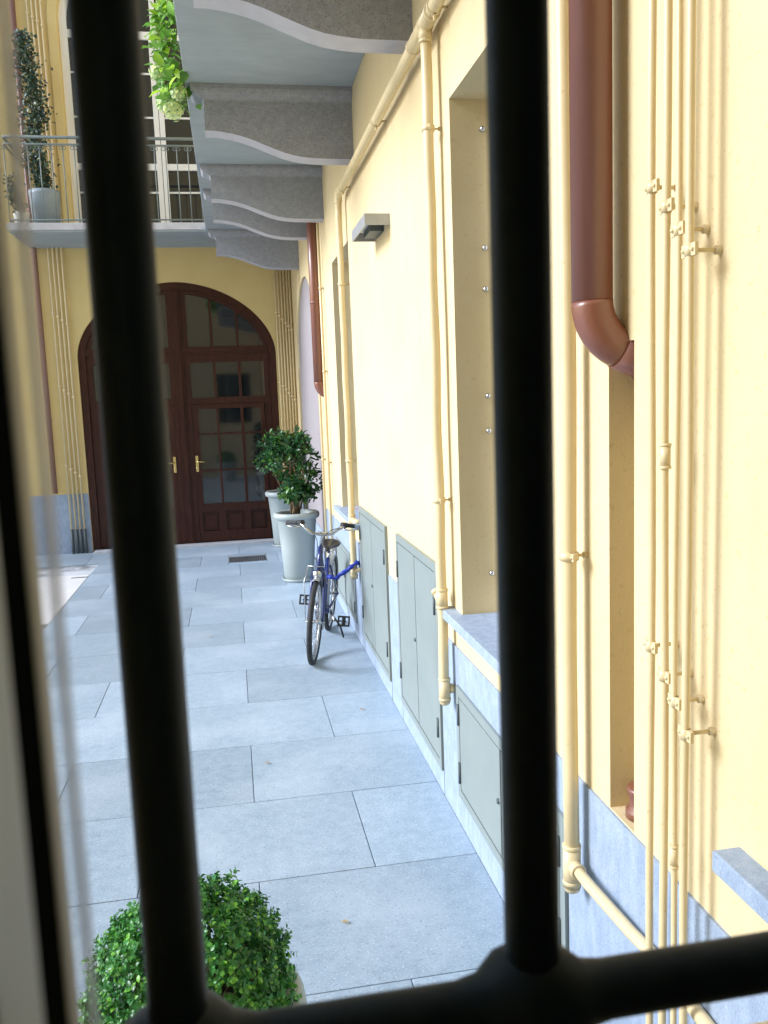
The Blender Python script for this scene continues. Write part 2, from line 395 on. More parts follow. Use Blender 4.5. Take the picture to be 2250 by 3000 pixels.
# ------------------------------------------------------------------ pipes on the right wall
def arcpts(c, r, a0, a1, ux, uz, n=12):
    c, ux, uz = Vector(c), Vector(ux), Vector(uz)
    return [c+ux*r*math.cos(a0+(a1-a0)*i/n)+uz*r*math.sin(a0+(a1-a0)*i/n) for i in range(n+1)]
def collar(b, x, y, z, r, h=.012, seg=20):
    b.lathe([(r*.9, -h/2), (r*1.16, -h/2), (r*1.22, -h/4), (r*1.22, h/4), (r*1.16, h/2), (r*.9, h/2)], x, y, seg, z)
def clampset(t, x, y, z, r, mt='pipecream', w=.022):
    """two-piece pipe clip with ears, screw heads and the stud into the wall"""
    b = MB()
    b.lathe([(r*1.0, -w/2), (r*1.2+.0006, -w/2), (r*1.2+.0006, w/2), (r*1.0, w/2)], x, y, 18, z)
    b.box(x-.0035, x+.0035, y-r-.017, y-r*.9, z-w/2, z+w/2).box(x-.0035, x+.0035, y+r*.9, y+r+.017, z-w/2, z+w/2)
    for sy in (-1, 1):
        b.lathe([(0, -.008), (.004, -.008), (.0045, -.003), (.0045, .007), (0, .008)], x, y+sy*(r+.008), 8, z, axis='x')
    b.tube([(x+r*.8, y, z), (W, y, z)], .0045, 8)
    b.lathe([(.0, -.012), (.009, -.012), (.009, .001)], W, y, 10, z, axis='x')
    return b.build('pipe_clip', mt, t)
gp = 'cream gas risers on the long wall'
def gas(y, x, ztop, zbot, r, clips, label):
    t = thing('gas_pipe', (x, y, zbot), label, 'pipe', gp)
    MB().tube([(x+.002*math.sin(k*1.3+y), y+.0035*math.sin(k*.9+y*3)*min(1, k/3), zbot+(ztop-zbot)*k/24) for k in range(25)], r, 24).build('riser', 'pipecream', t)
    for z in clips: clampset(t, x, y, z, r)
    return t
# nearest riser, with the long branch to the camera
xa, ya = .908, 2.232
t = gas(ya, xa, 9.3, .55, .0225, (1.547, 3.4), 'thick cream gas riser beside the slotted wall chase, with a long pipe branching off low')
b = MB(); collar(b, xa, ya, .682, .0225); collar(b, xa, ya, .572, .0225); b.tube([(xa, ya, .675), (xa, ya, .56)], .026, 20); b.lathe([(.026, .558), (.022, .545), (.012, .538), (0, .536)], xa, ya, 20)
b.tube([(xa, ya-.02, .630), (xa, ya-.048, .628)], .021, 18); b.lathe([(.018, -.003), (.0235, -.003), (.0235, .006), (.018, .006)], xa, ya-.05, 18, .628, axis='y')
b.build('tee', 'pipecream', t)
MB().tube([(xa, ya-.03, .629), (xa+.003, ya-.12, .628), (xa+.018, ya-.35, .63), (xa+.027, 1.80, .632), (xa+.028, 1.3, .632), (xa+.028, .85, .632)], .0165, 20).build('branch', 'pipecream', t)
# second riser by the window recess
x3, y3 = .905, 3.745
t = gas(y3, x3, 3.56, .60, .0235, (1.54, 3.145), 'cream gas riser beside the window recess, ending over the low cabinet')
b = MB()
for z in (.700, .605): collar(b, x3, y3, z, .0235)
b.tube([(x3, y3, .70), (x3, y3, .595)], .0265, 20)
b.lathe([(.027, .595), (.023, .582), (.013, .575), (0, .573)], x3, y3, 20)
b.build('tee', 'pipecream', t); b = MB(); b.tube([(x3, y3+.005, 1.055), (x3-.012, y3+.05, 1.105)], .020, 18)
b.tube([(x3-.0105, y3+.045, 1.099), (x3-.0135, y3+.057, 1.112)], .0245, 18)
for z in (1.125, 1.045): collar(b, x3, y3, z, .0235)
b.tube([(x3, y3, 1.125), (x3, y3, 1.045)], .0265, 20); b.build('angled_inlet', 'pipecream', t); b = MB()
b.tube([(x3+.01, y3, .652), (W-.002, y3, .652)], .0165, 18).lathe([(.016, -.004), (.023, -.004), (.023, .008), (.016, .008)], x3+.03, y3, 18, .652, axis='x')
b.build('side_stub', 'pipecream', t)
# third riser, by the far window
x4, y4 = .905, 6.74
t = gas(y4, x4, 3.52, .585, .0255, (1.53, 2.9), 'distant cream gas riser in front of the far window recess behind bicycle')
b = MB()
for z in (.70, .60): collar(b, x4, y4, z, .0255)
b.tube([(x4, y4, .70), (x4, y4, .575)], .029, 20).tube([(x4, y4-.02, .65), (W, y4-.05, .65)], .019, 16); b.build('tee', 'pipecream', t); b = MB()
for z in (1.09, 1.02): collar(b, x4, y4, z, .0255)
b.tube([(x4, y4, 1.09), (x4, y4, 1.02)], .029, 20)
b.tube([(x4, y4-.01, 1.055), (x4+.02, y4-.11, 1.05), (W, y4-.13, 1.05)], .021, 16)
b.build('side_inlet', 'pipecream', t)
# header pipe under the balcony
xh, zh = .905, 3.565
t = thing('header_pipe', (xh, 5, zh), 'cream gas pipe running level under the balcony brackets', 'pipe')
b = MB().tube([(xh, -.2+.8, zh)]+[(xh, y4-.06-.0, zh)]+arcpts((xh, y4-.06, zh-.06), .06, math.pi/2, 0, (0, 1, 0), (0, 0, 1), 8)[1:], .028, 24)
b.build('pipe_run', 'pipecream', t)
MB().lathe([(.026, -.006), (.034, -.006), (.034, .006), (.026, .006)], xh, 6.6, 24, zh, axis='y').build('ring', 'pipecream', t)
b = MB()
for yy, rr in ((3.62, .036), (3.98, .0355), (3.745, .037)): b.lathe([(.026, -.006), (rr, -.006), (rr, .006), (.026, .006)], xh, yy, 24, zh, axis='y')
b.tube([(xh, 3.63, zh), (xh, 3.97, zh)], .033, 24); b.tube([(xh, y3, zh-.01), (xh, y3, zh-.07)], .029, 20); collar(b, xh, y3, zh-.068, .025)
b.build('tee', 'pipecream', t)
for yy in (2.6, 3.58, 5.0, 6.5):
    b = MB().lathe([(.028, -.011), (.033, -.011), (.033, .011), (.028, .011)], xh, yy, 20, zh, axis='y')
    b.tube([(xh+.025, yy, zh), (W, yy, zh)], .006, 8).box(xh-.004, xh+.004, yy-.011, yy+.011, zh-.05, zh-.024)
    b.build('pipe_clip', 'pipecream', t)
# four thin risers near the right edge
xs = .897
YS = [(1.733, .0088, 2.42, 1.43, 'cream conduit, first of the four thin risers counted from the brown downpipe'),
      (1.672, .0090, 2.368, 1.381, 'thin cream conduit with a short sleeve coupling at mid height'),
      (1.625, .0068, 2.314, 1.338, 'thinnest cream conduit with a sleeve coupling low down by the granite'),
      (1.580, .0083, 2.266, 1.283, 'cream conduit outermost of the four thin risers, its clip stud showing beside it')]
for i, (yy, r, zu, zl, lab) in enumerate(YS):
    t = thing('conduit', (xs, yy, 0), lab, 'pipe', 'thin cream risers beside the fat downpipe')
    MB().tube([(xs+.0012*math.sin(k*1.1+i*2), yy+.0022*math.sin(k*.7+i*1.7), 9.3*k/40) for k in range(41)], r, 18).build('riser', 'pipecream', t)
    for z in (zu, zl, .45, 3.4): clampset(t, xs, yy, z, r, w=.024)
    if i in (1, 2):
        z = 1.86 if i == 1 else .985
        b = MB().tube([(xs, yy, z-.022), (xs, yy, z+.022)], r*1.25, 18); collar(b, xs, yy, z+.024, r*1.2, .006); collar(b, xs, yy, z-.024, r*1.2, .006)
        b.build('coupling', 'pipecream', t)
# two thin risers behind the far downpipe
for yy, xx, lab in ((9.02, .93, 'distant thin cream riser beyond the far brown downpipe'), (8.50, .93, 'distant thin cream riser just in front of the far brown downpipe')):
    t = thing('conduit', (xx, yy, 0), lab, 'pipe', 'thin cream risers by the far downpipe')
    MB().tube([(xx, yy, .0), (xx, yy, 2), (xx, yy, 4.15)], .014, 14).build('riser', 'pipecream', t)
    for z in (1.4, 2.3, 3.1): clampset(t, xx, yy, z, .014)
# brown downpipes
def downpipe(x, y, ztop, label, zb=2.215):
    t = thing('downpipe', (x, y, .87), label, 'downpipe', 'brown downpipes on the long wall')
    r = .050; a1 = R(66); rad = .125
    MB().tube([(x, y, ztop), (x, y, (ztop+zb)/2), (x, y, zb)], r, 32).build('pipe', 'brown', t)
    el = arcpts((x+rad, y, zb+.004), rad, math.pi, math.pi+a1, (1, 0, 0), (0, 0, 1), 14)
    MB().tube(el, r*1.012, 32).build('elbow', 'brown', t)
    for zz in (4.9,):
        if zz < ztop-.2: MB().lathe([(r*.98, -.002), (r*1.018, -.0015), (r*1.018, .006), (r*.98, .007)], x, y, 32, zz).build('socket', 'brown', t)
    e = el[-1]; d = Vector((math.sin(a1), 0, -math.cos(a1)))
    MB().tube([e-d*.004, e+d*.07, e+d*.10+Vector((.005, 0, -.03)), Vector((x+.30, y, zb-.20)), Vector((x+.42, y, zb-.26))], [r*1.07]*2+[r]*3, 32).build('spout', 'brown', t)
    MB().lathe([(.02, .085), (.037, .085), (.041, .078), (.038, .064), (.034, .058), (.034, .03), (.044, .02), (.044, 0)], x+.133, y-.004, 32, .868, close=True).build('boot', 'brown', t)
    for z in (3.0, 4.6):
        if z < ztop-.3:
            b = MB(); b.lathe([(r, -.014), (r*1.06, -.014), (r*1.06, .014), (r, .014)], x, y, 28, z); b.tube([(x+r, y, z), (W, y, z)], .006, 8); b.build('strap', 'brown', t)
downpipe(.887, 2.018, 9.3, 'fat brown downpipe bending into the wall slot beside four thin risers')
downpipe(.905, 8.82, 4.15, 'distant brown downpipe under the balcony beyond the wall lamp', 2.2)

# ------------------------------------------------------------------ balconies
t = thing('balcony', (.4, 7.8, 4.16), 'grey concrete balcony seen from below, resting on curved wall brackets', 'balcony')
cuts = [1.2, 4.31, 6.31, 8.28, 9.18, 11.46]
for a, c in zip(cuts, cuts[1:]):
    MB().box(-.172, W, a+.003, c-.003, 4.16, 4.30).build('slab', 'soffit', t, bevel=.004)
prof = [(W, 4.075), (-.055, 4.075), (-.058, 3.868), (.0, 3.868), (.06, 3.861), (.13, 3.849), (.19, 3.834), (.26, 3.812), (.33, 3.784), (.40, 3.757), (.47, 3.731), (.54, 3.712), (.61, 3.701), (.69, 3.694), (.75, 3.692), (W, 3.691)]
mold = [(-.055, 4.06), (-.06, 4.075), (-.075, 4.09), (-.098, 4.10), (-.118, 4.115), (-.124, 4.13), (-.124, 4.158)]
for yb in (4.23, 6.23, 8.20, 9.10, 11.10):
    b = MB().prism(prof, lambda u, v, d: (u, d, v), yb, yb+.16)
    # moulded cap: grows outward on three sides
    pr = [(-.001, 4.062), (.004, 4.075), (.018, 4.09), (.030, 4.10), (.036, 4.115), (.04, 4.13), (.04, 4.1585)]
    for (o0, z0), (o1, z1) in zip(pr, pr[1:]):
        k = 1.7; o0 *= 1.25; o1 *= 1.25
        q0 = [(-.055-o0*k, yb-o0), (W, yb-o0), (W, yb+.16+o0), (-.055-o0*k, yb+.16+o0)]; q1 = [(-.055-o1*k, yb-o1), (W, yb-o1), (W, yb+.16+o1), (-.055-o1*k, yb+.16+o1)]
        for i in range(4):
            j = (i+1) % 4
            vs = [b.bm.verts.new((*q0[i], z0)), b.bm.verts.new((*q0[j], z0)), b.bm.verts.new((*q1[j], z1)), b.bm.verts.new((*q1[i], z1))]
            b.bm.faces.new(vs)
    bmesh.ops.remove_doubles(b.bm, verts=b.bm.verts, dist=1e-5)
    o = b.build('bracket', 'concrete', t); o.data.materials.append(M['bracket_edge'])
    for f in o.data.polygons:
        if abs(f.normal.y) < .3 and f.center.z+4.16 < 4.07: f.material_index = 1  # downward and outward faces get the lighter edge colour
t = thing('balcony', (-.8, 12, 4.22), 'far balcony with grey iron railing above the brown arched door', 'balcony')
YB = 11.48
b = MB().box(-2.55, W-.005, YB, F, 4.215, 4.235).box(-2.55, W-.005, YB+.03, F, 4.235, 4.30); b.build('slab', 'soffit', t)
MB().box(-2.57, W-.006, YB-.02, YB+.03, 4.236, 4.322).build('slab_edge', 'concrete_light', t, bevel=.005)
for z, r, n_ in ((5.345, .019, 'handrail'), (5.262, .012, 'upper_rail'), (4.365, .010, 'lower_rail')):
    MB().tube([(-2.53, F, z), (-2.53, YB+.04, z), (-2.52, YB+.03, z), (W-.02, YB+.03, z)], r, 10).build(n_, 'rail', t)
x = -2.53
while x < .93:
    bb = MB().tube([(x, YB+.03, 4.32), (x, YB+.03, 5.26)], .0075, 6); bb = bb.build('baluster', 'rail', t); sb = MB()
    for s_ in (-1, 1):
        sb.torus((x+s_*.0245, YB+.03, 5.222), .019, .0042, 'y', 14, 5, 0 if s_ > 0 else 0, 2*math.pi)
    sb.build('scroll', 'rail', bb)
    x += .137

# ------------------------------------------------------------------ far wall, door and french window
fwl = thing('courtyard_wall', (-1, F, 0), 'yellow plastered end wall with brown arched door and french window above', 'wall')
DC, DA, DS, DB = -.68, 1.372, 2.74, 1.01
def arch(c, a, s, h, p=1.85, n=48):
    pts = []
    for i in range(n+1):
        th = math.pi*i/n; cu, su = -math.cos(th), math.sin(th)
        u = math.copysign(abs(cu)**(2/p), cu); v = abs(su)**(2/p)
        pts.append((c+a*u, s+h*v))
    return pts
WC, WA, WS, WB = -.73, 1.22, 7.15, 1.05
b = MB().sheet([-7, W+.02], [-.02, 9.5], [(DC-DA, DC+DA, -.02, DS+DB), (WC-WA, WC+WA, 4.30, WS+WB)], mpF, .3)
b.spandrel(arch(DC, DA, DS, DB), DS+DB, mpF, .14); b.spandrel(arch(WC, WA, WS, WB, 2), WS+WB, mpF, .16)
b.build('wall', 'plaster_shaded', fwl)
MB().box(-7, DC-DA-.005, F-.012, F+.002, 0, .845).box(DC+DA+.005, W-.005, F-.012, F+.002, 0, .845).build('plinth', 'granite', fwl, bevel=.002)
MB().box(DC-DA-.2, DC+DA+.2, F+.31, F+.33, -.02, DS+DB+.2).build('door_backing', 'black', fwl); MB().box(WC-WA-.2, WC+WA+.2, F+.31, F+.33, 4.2, WS+WB+.2).build('window_backing', 'black', fwl)  # unseen black sheets, added to stop light leaking through door and window
# moulding round the french window
def band(c, a, s, h, w, mp, d0, d1, z0, p=2, n=48):
    b = MB(); o = [(c-a-w, z0)]+arch(c, a+w, s, h+w, p, n)+[(c+a+w, z0)]; i_ = [(c-a, z0)]+arch(c, a, s, h, p, n)+[(c+a, z0)]
    for k in range(len(o)-1):
        A = [b.bm.verts.new(mp(*q, d0)) for q in (o[k], o[k+1], i_[k+1], i_[k])]; B = [b.bm.verts.new(mp(*q, d1)) for q in (o[k], o[k+1], i_[k+1], i_[k])]
        b.bm.faces.new(A); b.bm.faces.new(B[::-1])
        for e in ((0, 1), (2, 3)): b.bm.faces.new((A[e[0]], B[e[0]], B[e[1]], A[e[1]]))
        if k == 0: b.bm.faces.new((A[0], A[3], B[3], B[0]))
        if k == len(o)-2: b.bm.faces.new((A[1], A[2], B[2], B[1]))
    bmesh.ops.remove_doubles(b.bm, verts=b.bm.verts, dist=1e-5)
    return b
band(WC, WA+.003, WS, WB+.003, .13, mpF, -.025, .01, 4.30).build('window_moulding', 'plaster_shaded', fwl, bevel=.008)
fr = band(WC, WA-.10, WS, WB-.10, .098, mpF, .06, .12, 4.305)
Y0, Y1 = F+.065, F+.118
for xa_, xb_ in ((WC-.072, WC-.004), (WC+.004, WC+.072)): fr.box(xa_, xb_, Y0, Y1, 4.31, 6.96)
fr.box(WC-.035, WC+.035, Y0, Y1, 7.07, WS+WB-.06)
for z0_, z1_ in ((6.965, 7.065), (5.265, 5.35), (4.31, 4.44)):
    fr.box(WC-WA+.10, WC-.073, Y0+.004, Y1-.002, z0_, z1_).box(WC+.073, WC+WA-.10, Y0+.004, Y1-.002, z0_, z1_)
fr.box(WC-.0725, WC+.0725, Y0+.001, Y1-.004, 6.965, 7.065)
for z in (6.53, 5.96, 4.97):
    fr.box(WC-WA+.10, WC-.073, Y0+.02, Y1-.01, z-.012, z+.012).box(WC+.073, WC+WA-.10, Y0+.02, Y1-.01, z-.012, z+.012)
fr = fr.build('french_window', 'white', fwl)
b = MB().prism([(WC-WA, 4.31)]+arch(WC, WA-.001, WS, WB-.001, 2)+[(WC+WA, 4.31)], mpF, .102, .108); b.build('pane', 'glass', fr)

# brown arched door (frame > leaves, panes, handles)
od = band(DC, DA-.10, DS, DB-.10, .098, mpF, .03, .13, .03, 1.85)
Yf = .055
od.box(DC-.062, DC+.062, F+.04, F+.12, .03, DS+DB-.08)
od.box(DC-.03, DC+.03, F+.02, F+.04, .03, DS+DB-.12)
ZT0, ZT1 = 2.745, 2.85
for s_ in (-1, 1):
    xi, xo_ = DC+s_*.062, DC+s_*(DA-.10)
    od.box(min(xi, xo_), max(xi, xo_), F+.045, F+.115, ZT0, ZT1)
    od.box(min(xi, xo_), max(xi, xo_), F+.035, F+.05, ZT0+.03, ZT1-.02)
    # fanlight mullions and the inner rim
    for xm in (.47, .835): od.box(DC+s_*xm-.017, DC+s_*xm+.017, F+.06, F+.11, ZT1, DS+(DB-.12)*max(.0, 1-(xm/(DA-.1))**1.85)**(1/1.85))
    a_, c_ = sorted((DC+s_*.063, DC+s_*.135)); od.box(a_, c_, F+.056, F+.108, ZT1, DS+DB-.15)
    # fixed row of panes over the leaf
    holes = [(DC+min(s_*u0, s_*u1), DC+max(s_*u0, s_*u1), 2.13, 2.63) for u0, u1 in ((.145, .468), (.50, .82), (.86, 1.19))]
    od.sheet(sorted([xi, xo_]), [2.036, ZT0], holes, lambda u, v, d: (u, F+.06+d, v), .045)
od_rim = None
door = od.build('arched_door', 'wood', fwl)
band(DC, DA-.155, DS, DB-.155, .056, mpF, .052, .11, ZT1, 1.85).build('fan_rim', 'wood', door)
b = MB().prism([(DC-DA+.06, ZT1-.02)]+arch(DC, DA-.06, DS, DB-.06, 1.85)[1:-1]+[(DC+DA-.06, ZT1-.02)], mpF, .088, .094); b.build('fan_pane', 'glass', door)
for s_ in (-1, 1):
    a_, c_ = sorted((DC+s_*.10, DC+s_*1.22))
    MB().box(a_, c_, F+.088, F+.094, 2.06, 2.70).build('pane', 'glass', door)
    xi, xo_ = sorted((DC+s_*.135, DC+s_*1.165))
    cols_ = [tuple(sorted((DC+s_*u0, DC+s_*u1))) for u0, u1 in ((.215, .475), (.507, .820), (.862, 1.107))]
    rows_ = [(1.62, 1.965), (1.09, 1.592), (.59, 1.062)]
    holes = [(c0, c1, r0, r1) for c0, c1 in cols_ for r0, r1 in rows_] + [tuple(sorted((DC+s_*u0, DC+s_*u1)))+(.19, .475) for u0, u1 in ((.19, .43), (.53, .79), (.885, 1.125))]
    lf = MB().sheet([xi, xo_], [.035, 2.032], holes, lambda u, v, d: (u, F+.05+d, v), .05)
    for u0, u1 in ((.19, .43), (.53, .79), (.885, 1.125)):
        a_, c_ = sorted((DC+s_*(u0+.0), DC+s_*(u1-.0))); lf.box(a_, c_, F+.085, F+.098, .19, .475)
        a_, c_ = sorted((DC+s_*(u0+.04), DC+s_*(u1-.04))); lf.box(a_, c_, F+.07, F+.085, .235, .43)
    # stiles between leaf and frame
    a_, c_ = sorted((DC+s_*.063, DC+s_*.132)); lf.box(a_, c_, F+.048, F+.1, .035, 2.0345)
    a_, c_ = sorted((DC+s_*1.167, DC+s_*1.27)); lf.box(a_, c_, F+.062, F+.1, .035, 2.0345)
    lf.build('door_leaf', 'wood', door, bevel=.003)
    MB().box(cols_[0][0] if s_ > 0 else cols_[2][0], cols_[2][1] if s_ > 0 else cols_[0][1], F+.078, F+.084, .58, 1.975).build('pane', 'glass', door)
    hx = DC+s_*.158
    b = MB().box(hx-.019, hx+.019, F+.040, F+.049, 1.07, 1.30); b.tube([(hx, F+.042, 1.215), (hx, F+.0, 1.215), (hx+s_*.02, F-.008, 1.215), (hx+s_*.11, F-.006, 1.21)], .010, 10)
    b.lathe([(0, -.008), (.012, -.008), (.012, .004)], hx, F+.04, 12, 1.12, axis='y')
    b.build('handle', 'brass', door)

# pipes of the far wall
def bundle(xs_, r, z0, z1, grp, labs, sleeve=False, rows=()):
    for i, x in enumerate(xs_):
        t = thing('conduit', (x, F-.05, z0), labs[i], 'pipe', grp)
        MB().tube([(x, F-.05, z0), (x, F-.05, (z0+z1)/2), (x, F-.05, z1)], r, 12).build('riser', 'pipecream', t)
        for zr in rows:
            z = zr-.05*i; b = MB()
            b.lathe([(r, -.016), (r*1.45, -.016), (r*1.45, .016), (r, .016)], x, F-.05, 10, z); b.tube([(x, F-.05, z), (x, F, z)], .005, 6); b.box(x-r-.012, x+r+.012, F-.056, F-.05, z-.012, z+.012); b.build('pipe_clip', 'pipecream', t)
        if sleeve: MB().tube([(x, F-.05, 0), (x, F-.05, .345)], r*1.75, 14).build('sleeve', M['hinge'], t)
lab4 = ['cream riser in black foot sleeve, next to the slim brown downpipe', 'cream riser in black foot sleeve, second from the slim brown downpipe', 'cream riser in black foot sleeve, third from the slim brown downpipe', 'cream riser in black foot sleeve, closest to the brown door frame']
bundle([-2.312, -2.253, -2.196, -2.138], .0125, .3, 9.3, 'four cream risers with black foot sleeves', lab4, True, (3.35, 2.35, 1.25, 5.6, 7.2))
o6 = ['first', 'second', 'third', 'fourth', 'fifth', 'sixth']
bundle([.727, .768, .810, .852, .893, .932], .013, 0, 4.2, 'six cream risers between door and corner', [f'distant cream riser beside the arched door, {w_} of six counting from the door' for w_ in o6], False, (3.3, 2.3))
t = thing('downpipe', (-2.5, F-.06, .86), 'slim brown downpipe on the yellow wall beyond the black sleeved risers', 'downpipe')
MB().tube([(-2.49, F-.06, .87), (-2.49, F-.06, 4), (-2.49, F-.06, 9.3)], .038, 20).build('pipe', 'brown', t)
for z in (1.9, 3.2, 6.4): MB().lathe([(.038, -.012), (.043, -.012), (.043, .012), (.038, .012)], -2.49, F-.06, 20, z).build('strap', 'brown', t)

# ------------------------------------------------------------------ plants
def potprof(R1, R0, h):
    return [(0, 0), (R0, 0), (R0+.004, .004), (R0+(R1-.045-R0)*.5, h*.46), (R1-.042, h-.085), (R1-.03, h-.075), (R1-.008, h-.062), (R1, h-.035), (R1-.004, h-.012), (R1-.018, h), (R1-.05, h), (R1-.062, h-.012), (R1-.068, h-.07)]
def potthing(x, y, R1, R0, h, label, grp, saucer=True):
    t = thing('plant_pot', (x, y, 0), label, 'pot', grp)
    z0 = .028 if saucer else 0
    MB().lathe([(r, z+z0) for r, z in potprof(R1, R0, h)], x, y, 56).build('pot', 'pot', t)
    if saucer: MB().lathe([(0, 0), (R0+.02, 0), (R0+.036, .035), (R0+.028, .037), (R0+.012, .012), (0, .012)], x, y, 48).build('saucer', 'pot', t)
    MB().lathe([(R1-.066, h-.03), (R1*.4, h-.022), (0, h-.016)], x, y, 24).build('soil', 'soil', t)
    return t
gpot = 'grey round pots by the brown door'
potthing(.662, 9.62, .262, .165, .755, 'tall grey round pot in front, standing behind the bicycle', gpot)
potthing(.665, 12.05, .262, .165, .755, 'tall grey round pot behind, against the door corner', gpot)
potthing(-.172, 2.05, .275, .20, .50, 'grey pot under the clipped box ball at lower edge', gpot, False)

def shrub(name, base, lobes, nleaf, ll, lw, m, label, cat, stems, seed, out=.65, spread=.6):
    """lobes: (centre, radius) clumps; leaves sit mostly near the skin of the clumps; stems rise from the base to the clumps"""
    rr = random.Random(seed); t = thing(name, base, label, cat)
    b = MB(); bs = MB(); base = Vector(base)
    tot = sum(l[1]**2 for l in lobes)
    for c, r in lobes:
        c = Vector(c)
        for _ in range(int(nleaf*r*r/tot)):
            d = Vector((rr.gauss(0,1), rr.gauss(0,1), rr.gauss(0,1))).normalized()
            q = c+d*r*(1-abs(rr.gauss(0, .28)))
            ld = (d*out+Vector((rr.gauss(0,1), rr.gauss(0,1), rr.gauss(0,1)))*spread+Vector((0,0,-.05))).normalized()
            nn = (d+Vector((0,0,.7))+Vector((rr.gauss(0,1), rr.gauss(0,1), rr.gauss(0,1)))*.5).normalized()
            k = rr.uniform(.65, 1.2); b.leaf(q, ld, nn, ll*k, lw*k, .3)
    for c, r in lobes[:stems]:
        c = Vector(c); s0 = base+Vector((rr.uniform(-.05, .05), rr.uniform(-.05, .05), 0)); mid = (s0+c)/2+Vector((rr.uniform(-.04, .04), rr.uniform(-.04, .04), .03))
        pts = [s0, (s0+mid)/2+Vector((rr.uniform(-.015, .015),)*3), mid, c]; bs.tube(pts, [.011, .010, .008, .005], 7)
        for _ in range(4):
            d = Vector((rr.gauss(0,1), rr.gauss(0,1), rr.gauss(0,.8))).normalized(); bs.tube([mid.lerp(c, rr.random()), c+d*r*.8], [.005, .002], 5)
    b.build('foliage', m, t, rec=False)
    if stems: bs.build('stem', 'bark', t)
    return t
rr = random.Random(3)
lob = []
for i in range(17):
    a = rr.uniform(0, 2*math.pi); h = rr.uniform(-.30, .34); ra = rr.uniform(.05, .25)*(1-abs(h)*.9)
    lob.append(((.655+ra*math.cos(a)*1.05-.03*(h > .2), 9.58+ra*math.sin(a), 1.27+h), rr.uniform(.07, .12)))
lob += [((.44, 9.5, 1.50), .10), ((.50, 9.5, 1.62), .09), ((.42, 9.52, 1.36), .09), ((.86, 9.55, 1.10), .11), ((.80, 9.6, 1.0), .09), ((.52, 9.48, .99), .07), ((.74, 9.5, .96), .07), ((.86, 9.6, 1.42), .07), ((.70, 9.55, 1.66), .06)]
shrub('camellia', (.662, 9.62, .73), [(((c[0]-.655)*.9+.675, c[1], 1.22+(c[2]-1.22)*.97), r*.97) for c, r in lob], 1700, .075, .036, 'leaf_cam', 'glossy dark green shrub with bare stems in the front pot', 'shrub', 12, 5, .6, .7)
lob = [((.665+rr.uniform(-.22, .2), 12.0+rr.uniform(-.2, .2), 1.2+rr.uniform(-.2, .45)), rr.uniform(.1, .16)) for _ in range(10)] + [((.48, 11.9, 1.46), .11), ((.50, 11.9, 1.32), .1)]
shrub('camellia', (.665, 12.05, .73), lob, 1200, .07, .034, 'leaf_cam', 'dark shrub in the back pot, half hidden behind the front shrub', 'shrub', 6, 8)
# box ball
bx = thing('box_bush', (-.172, 2.05, .48), 'clipped round green box bush filling the lower edge below the bars', 'bush')
b = MB(); rr = random.Random(11); C0 = Vector((-.184, 2.05, .538))
# inner twigs
bs = MB()
for _ in range(60):
    d = Vector((rr.gauss(0,1), rr.gauss(0,1), rr.gauss(.3,1))).normalized(); bs.tube([C0+Vector((0,0,-.13)), C0+d*.10, C0+d*.17], [.006, .004, .0015], 5)
bs.build('twigs', 'bark', bx)
for _ in range(4000):      # sprigs: a short shoot with opposite leaf pairs
    d = Vector((rr.gauss(0,1), rr.gauss(0,1), rr.gauss(0,1))).normalized()
    if d.z < -.75: continue
    bump_ = 1+.03*math.sin(d.x*11+1)*math.cos(d.y*10+d.z*6)+.025*math.sin(d.z*9+d.x*4)
    r0 = .252*bump_*(1-abs(rr.gauss(0, .13)))
    if rr.random() < .025: r0 += .010
    ax = (d+Vector((rr.gauss(0,1), rr.gauss(0,1), rr.gauss(.3,1)))*.38).normalized()
    p = C0+d*r0; s1 = ax.orthogonal().normalized(); s2 = ax.cross(s1)
    np_ = rr.choice((2, 3, 3, 4))
    for j in range(np_):
        aa = j*math.pi/2+rr.uniform(-.3, .3)+d.x*5; sd = s1*math.cos(aa)+s2*math.sin(aa)
        k = rr.uniform(.62, 1.28)*(1-.12*j)
        for sg in (-1, 1):
            b.leaf(p+ax*.008*j, (sd*sg+ax*rr.uniform(.35, .9)).normalized(), ax, .0168*k, .0132*k, .3)
b.build('foliage', 'leaf_box', bx, rec=False)
# climber and tub on the far balcony
t = thing('balcony_tub', (-2.2, 12.0, 4.30), 'blue grey tub on the far balcony behind the railing', 'tub')
MB().lathe([(0, 0), (.165, 0), (.185, .40), (.192, .47), (.192, .52), (.18, .52), (.17, .46)], -2.19, 12.0, 40, 4.30).build('tub', 'tub', t)
MB().lathe([(.172, .47), (0, .48)], -2.19, 12.0, 24, 4.30).build('soil', 'soil', t)
iv = thing('ivy_climber', (-2.25, 12.0, 4.78), 'dark green climber rising from the balcony tub', 'climber')
b = MB(); bs = MB(); rr = random.Random(21)
for i in range(2600):
    z = rr.uniform(4.8, 6.8); ph = (z-4.8)/2
    cx = -2.235-.06*ph-.06*math.sin(z*5)*.5; wd = .12*(1.1-.5*abs(ph-.55))+.02*math.sin(z*11)
    q = Vector((cx+rr.gauss(0, wd*.62), 12.12+rr.gauss(0, .06), z))
    d = Vector((rr.gauss(0,1), rr.gauss(-.6,.7), rr.gauss(-.8,.6))).normalized(); k = rr.uniform(.6, 1.2)
    b.leaf(q, d, Vector((rr.gauss(0,.5), -1, .5)).normalized(), .05*k, .034*k, .2)
for k in range(4): bs.tube([(-2.22+.02*k, 12.08, 4.76), (-2.24+.03*math.sin(k), 12.13, 5.5), (-2.28+.02*k, 12.13, 6.6)], .006, 5)
b.build('foliage', 'leaf_ivy', iv, rec=False); bs.build('stem', 'bark', iv)
